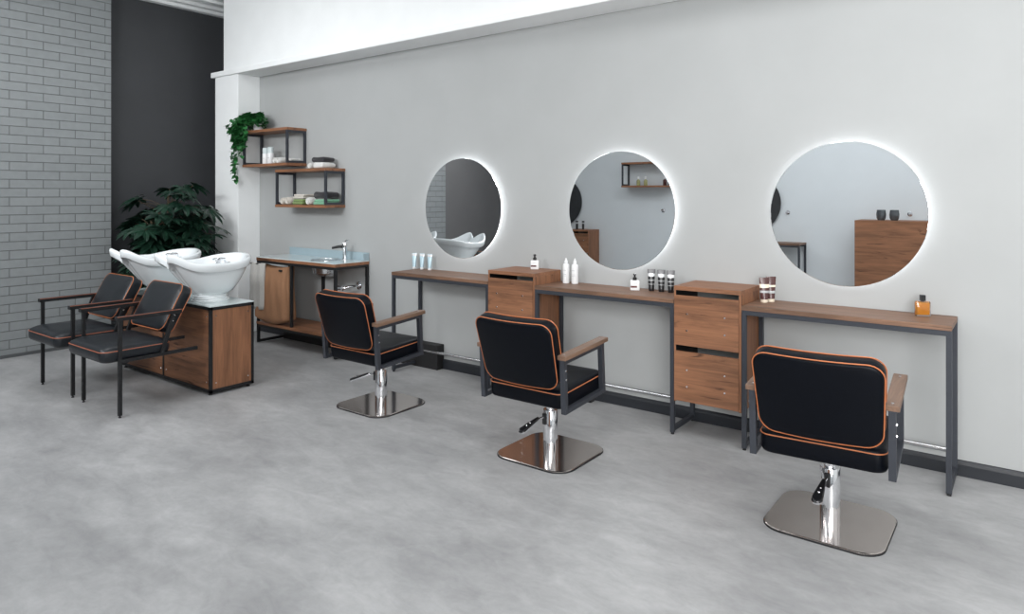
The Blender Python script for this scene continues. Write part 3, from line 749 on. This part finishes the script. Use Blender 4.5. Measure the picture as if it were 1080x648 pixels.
squeeze((gx(813, -.085), -.085, DT), .146, .058, 'brown_tube', 'cream_cap', 'brown tube with cream cap, rear one closest to the wall', 'brown tubes on the right desk', bands=((.53, .62, 'cream_cap'), (.25, .36, 'grey_print')), rz=radians(30))
t = thing('perfume_bottle', 'amber glass perfume bottle with black cap on the right desk', 'bottle', (gx(973, -.10), -.10, DT), radians(28))
b = NB(); box(b, -.030, .030, -.013, .013, 0, .067, .003); link('glass_bottle', b, 'clear', t, 30)
b = NB(); box(b, -.0265, .0265, -.0105, .0105, .006, .062, .003); link('perfume', b, 'amber', t, 30)
b = NB(); box(b, -.010, .010, -.010, .010, .070, .096, .001); lathe(b, [(.008, .067), (.008, .070)], 16); link('cap', b, 'black_plastic', t)

t.scale = (1.12, 1.12, 1.12)

# ------------------------------------------------------------------ trailing plant on the shelf
def leaf(bm, L, Wd, mtx, fold_=.15, lobes=6):
    """heart/oval leaf along +x"""
    c = [bm.verts.new(mtx @ Vector((L * q, 0, -.12 * L * q * q))) for q in (0, .25, .5, .75, 1)]
    for sd in (-1, 1):
        e = [bm.verts.new(mtx @ Vector((L * q, sd * Wd * wv, fold_ * Wd * wv - .12 * L * q * q))) for q, wv in ((-.08, .30), (.18, .5), (.48, .46), (.78, .24))]
        bm.faces.new((c[0], e[0], e[1], c[1])); bm.faces.new((c[1], e[1], e[2], c[2])); bm.faces.new((c[2], e[2], e[3], c[3])); bm.faces.new((c[3], e[3], c[4]))
def rotm(d, roll=0):
    d = d.normalized(); q = d.to_track_quat('X', 'Z'); return q.to_matrix().to_4x4() @ Matrix.Rotation(roll, 4, 'X')
t = thing('trailing_plant', 'bright green trailing plant in a white pot on the upper shelf', 'plant', (-6.315, -.125, 2.0855))
b = NB(); lathe(b, [(.045, 0), (.048, .004), (.060, .095), (.063, .105), (.056, .105), (.052, .09), (0, .09)], 28); link('pot', b, 'white_plastic', t, 30)
bm = NB(); st = NB(); rnd = random.Random(3)
trails = [((-.10, -.20, -.10), 9), ((-.16, -.18, -.26), 14), ((-.13, -.17, -.50), 22), ((-.06, -.17, -.26), 14), ((-.20, -.20, -.02), 9), ((-.17, -.16, -.40), 18), ((.02, -.155, -.08), 8), ((-.02, -.16, -.17), 9)]
for (ex, ey, ez), nl in trails:
    pts = []
    for i in range(nl + 1):
        q = i / nl; ar = sin(min(1, q * 2.2) * pi / 2)
        x = ex * ar + .02 * sin(q * 9 + ex * 30); y = ey * ar + .008 * sin(q * 7); z = .10 + .07 * sin(min(1, q * 2.5) * pi) - (q ** 1.5) * (-ez + .10)
        pts.append(Vector((x, y, z)))
    tube(st, pts, .0016, 5)
    for p in pts[1:]:
        for k in range(2):
            d = Vector((rnd.uniform(-1, .7), rnd.uniform(-1, .15), rnd.uniform(-.9, .2)))
            L = rnd.uniform(.038, .062); leaf(bm, L, L * .85, Matrix.Translation(p) @ rotm(d, rnd.uniform(-.6, .6)))
for i in range(420):
    a = rnd.uniform(0, 2 * pi); el = rnd.uniform(-.35, 1.2); rr = rnd.uniform(.5, 1)
    p = Vector((-.035 + .165 * cos(a) * cos(el) * rr, -.045 + .095 * sin(a) * cos(el) * rr, .075 + .115 * sin(el) * rr))
    if p.y > .10: continue
    d = Vector((cos(a), sin(a) - .5, rnd.uniform(-.5, .6)))
    L = rnd.uniform(.044, .070)
    if p.y + d.normalized().y * L > .11: continue
    leaf(bm, L, L * .85, Matrix.Translation(p) @ rotm(d, rnd.uniform(-.6, .6)))
for i in range(230):
    a = rnd.uniform(0, 2 * pi); el = rnd.uniform(-1.4, 1.4); rr = rnd.uniform(.4, 1)
    p = Vector((-.115 + .085 * cos(a) * cos(el) * rr, -.135 + .05 * sin(a) * cos(el) * rr, -.01 + .15 * sin(el) * rr))
    d = Vector((cos(a), sin(a) - .7, rnd.uniform(-1, .2))); L = rnd.uniform(.040, .062)
    leaf(bm, L, L * .85, Matrix.Translation(p) @ rotm(d, rnd.uniform(-.6, .6)))
for q in (bm, st):
    for v in q.verts: v.co.y = min(v.co.y, .115)
link('stems', st, 'leaf_ivy', t, True); link('foliage', bm, 'leaf_ivy', t)

# ------------------------------------------------------------------ big dark plant
t = thing('potted_plant', 'tall dark green plant with hand shaped leaves before the charcoal wall', 'plant', (-6.80, -.78, 0))
b = NB(); lathe(b, [(.11, 0), (.12, .01), (.15, .28), (.155, .30), (.14, .30), (.135, .27), (0, .27)], 32); link('pot', b, 'pot_dark', t, 30)
b = NB(); lathe(b, [(.135, .262), (.135, .272), (0, .274)], 24); link('soil', b, 'soil', t)
bm = NB(); st = NB(); rnd = random.Random(11)
def palm(bm, size, mtx):
    nl = 8
    for k in range(nl):
        a = radians(-118 + 236 * k / (nl - 1)); L = size * (1 - .30 * abs(a) / radians(118)); Wd = L * .30
        m = mtx @ Matrix.Rotation(a, 4, 'Z')
        P = [(0, .0, 0), (.22, .30, .02), (.55, .5, .0), (.8, .34, -.06), (1, 0, -.16)]
        c = [bm.verts.new(m @ Vector((L * p[0], 0, L * (p[2] - .035 if 0 < p[0] < 1 else p[2])))) for p in P]
        for sd in (-1, 1):
            e = [bm.verts.new(m @ Vector((L * p[0], sd * Wd * p[1], L * p[2]))) for p in P[1:4]]
            bm.faces.new((c[0], e[0], c[1])); bm.faces.new((c[1], e[0], e[1], c[2])); bm.faces.new((c[2], e[1], e[2], c[3])); bm.faces.new((c[3], e[2], c[4]))
for bx, by, tx, ty, tz in ((0, 0, .02, -.04, 1.42), (.03, .02, .09, .20, 1.25), (-.03, -.02, .05, -.22, 1.18)):
    pts = [Vector((bx + (tx - bx) * q + .02 * sin(q * 6), by + (ty - by) * q, .25 + (tz - .25) * q)) for q in [i / 10 for i in range(11)]]
    tube(st, pts, [.014 - .007 * i / 10 for i in range(11)], 8)
    for i in range(58):
        q = rnd.uniform(.36, 1.0); p = pts[int(q * 10)].copy()
        a = rnd.uniform(0, 2 * pi); el = rnd.uniform(-.15, .9) * (q * 1.1)
        L = rnd.uniform(.10, .40) * (1.15 - .35 * q)
        d = Vector((cos(a) * cos(el), sin(a) * cos(el), sin(el))); e = p + d * L
        e.x = max(-.36, min(.42, e.x)); e.y = max(-.42, min(.26, e.y))
        tube(st, [p, (p + e) / 2 + Vector((0, 0, .02)), e], .0035, 5)
        dd = Vector((d.x, d.y, -.35 + rnd.uniform(-.3, .3))); size = rnd.uniform(.15, .23)
        palm(bm, size, Matrix.Translation(e) @ rotm(dd, rnd.uniform(-.4, .4)))
for v in bm.verts:
    v.co.x = max(v.co.x, -.43); 
    if v.co.y > .42: v.co.y = .42
link('stems', st, 'bark', t, True); link('foliage', bm, 'leaf_dark', t)

# ------------------------------------------------------------------ opposite side of the room (seen in the mirrors)
def opp(x): return (x, OPP, 0)
desk(0, .99, 'styling desk on the opposite wall, seen in the right mirror', opp(-2.346), pi, False)
mirror((-3.06, OPP, 1.323), 'dark round mirror on the opposite wall, seen in the right mirror', pi, 'dark round mirrors on the opposite wall', 'steel_dark', 'mirror_dark_reflection')
desk(0, .70, 'styling desk on the opposite wall beside the far drawer cabinet', opp(-5.87), pi, False)
cabinet(0, .40, 'drawer cabinet on the opposite wall, seen in the middle mirror', loc=opp(-5.46), rz=pi)
mirror((-6.165, OPP, 1.323), 'dark round mirror on the opposite wall, seen in the middle mirror', pi, 'dark round mirrors on the opposite wall', 'steel_dark', 'mirror_dark_reflection')
for dx, dl in ((-5.75, 'farther from'), (-5.635, 'nearer to')):
    squeeze((dx, OPP + .2, CT), .135, .05, 'black_tube', 'black_plastic', 'black tube on the opposite drawer cabinet, %s its outer end' % dl, 'black tubes on the opposite cabinet', bands=((.62, .78, 'silver_band'),))
shelf(0, .78, 1.549, 1.925, 'box shelf on the opposite wall, seen in the middle mirror', (-4.948 + .78, OPP, 0), pi)
for k, (x, mt, lb) in enumerate(((-4.72, 'olive_glass', 'yellow glass bottle on the opposite shelf, nearest the frame'), (-4.60, 'olive_glass', 'yellow glass bottle on the opposite shelf, between the other two'), (-4.29, 'brown_tube', 'dark red bottle on the opposite shelf'))):
    t = thing('glass_bottle', lb, 'bottle', (x, OPP + .11, 1.5755), 0, 'bottles on the opposite shelf')
    b = NB(); lathe(b, [(.026, 0), (.028, .004), (.028, .075), (.012, .088), (.012, .095)], 20); link('bottle_body', b, mt, t, 40)
    b = NB(); lathe(b, [(.015, .095), (.018, .10), (.018, .130), (.012, .135), (0, .135)], 20); link('cap', b, 'white_plastic', t, 40)
def hook(x, lb):
    b = NB(); lathe(b, [(.028, 0), (.028, .006), (0, .008)], 20, axis='y'); tube(b, [(0, .006, 0), (0, .035, -.003), (0, .055, .012)], [.007, .007, .012], 10)
    tag(link('wall_hook', b, 'chrome', None, True), lb, 'hook', 'wall hooks on the opposite wall', (x, OPP, 1.20))
hook(-4.364, 'chrome wall hook reflected in the middle mirror'); hook(-2.58, 'chrome wall hook reflected beside the opposite desk'); hook(-1.16, 'chrome wall hook reflected above the tall wooden counter')
t = thing('wooden_counter', 'tall dark wooden counter reflected in the right mirror', 'counter', (-1.69, OPP + .02, 0))
b = NB(); box(b, 0, 1.5, 0, .42, 1.10, 1.128, .001); link('counter_top', b, 'wood_x', t)
b = NB(); box(b, 0, 1.5, .395, .415, .02, 1.10); link('front_panel', b, 'wood_x', t)
for x in (0, 1.48):
    b = NB(); box(b, x, x + .02, 0, .395, 0, 1.10); link('end_panel', b, 'wood_z', t)
for x, lb in ((-1.43, 'smoked glass cup on the tall counter, nearer its left end in the mirror'), (-1.29, 'smoked glass cup on the tall counter, nearer the wall hook in the mirror')):
    b = NB(); lathe(b, [(0, 0), (.036, 0), (.050, .03), (.054, .07), (.046, .125), (.042, .125), (.05, .07), (.046, .03), (.03, .008), (0, .008)], 28)
    tag(link('glass_cup', b, 'smoke_glass', None, 40), lb, 'cup', 'smoked glass cups on the counter', (x, OPP + .27, 1.128))

# ------------------------------------------------------------------ lights
def area(name, loc, target, size, energy, col=(1, 1, 1), sy=None, spread=180):
    l = bpy.data.lights.new(name, 'AREA'); l.energy = energy; l.color = col; l.size = size
    l.spread = radians(spread)
    if sy: l.shape = 'RECTANGLE'; l.size_y = sy
    o = bpy.data.objects.new(name, l); COL.objects.link(o); o.location = loc
    o.rotation_euler = (Vector(target) - Vector(loc)).to_track_quat('-Z', 'Y').to_euler(); return o
area('front_fill', (1.3, -5.25, 1.65), (.3, 0, 1.1), 3.0, 118, (1, .99, .975), 2.2, 115)  # soft fill added behind the camera, no window is modelled
area('flash_light', (-.55, -4.75, 1.75), (-2.6, 0, .7), .35, 9, (1, 1, 1), None, 120)
area('overhead_fill', (-.3, -1.9, 3.38), (-.3, -1.9, 0), 3.4, 56, (1, 1, 1), 1.6)  # overhead fill added for general brightness, not a fitting
area('overhead_fill_left', (-5.3, -2.1, 3.38), (-5.3, -2.1, 0), 1.8, 24, (.97, .985, 1), 1.6)  # unseen fill added above the wash chairs
area('high_fill_left', (-4.8, -5.25, 2.9), (-6.2, 0, 1.1), 3.2, 68, (.98, .99, 1), .6, 120)  # raised fill added to brighten the left side, no window there
area('opposite_wall_fill', (-1.7, -3.3, 3.38), (-2.1, -5.42, 1.2), 3.4, 28, (.95, .975, 1), .4, 130)  # unseen fill added to brighten the wall reflected in the mirrors
area('side_light', (-6.6, -4.3, 3.0), (-4.0, 0, 1.0), .4, 16, (1, 1, 1))
w = bpy.data.worlds.new('World'); sc.world = w; w.use_nodes = True
w.node_tree.nodes['Background'].inputs[0].default_value = (.8, .85, .9, 1); w.node_tree.nodes['Background'].inputs[1].default_value = .3

# ------------------------------------------------------------------ camera
cam = bpy.data.cameras.new('camera'); cam.lens = 36 * PX / 1080; cam.sensor_width = 36; cam.shift_y = -(324 - HY) / 1080
co = bpy.data.objects.new('camera', cam); COL.objects.link(co); co.location = (0, -DC, HC); co.rotation_euler = (pi / 2, 0, YAW)
cam.clip_start = .05; sc.camera = co
sc.view_settings.view_transform = 'Standard'; sc.view_settings.look = 'None'; sc.view_settings.exposure = 0; sc.view_settings.gamma = 1
sc.view_settings.use_curve_mapping = False
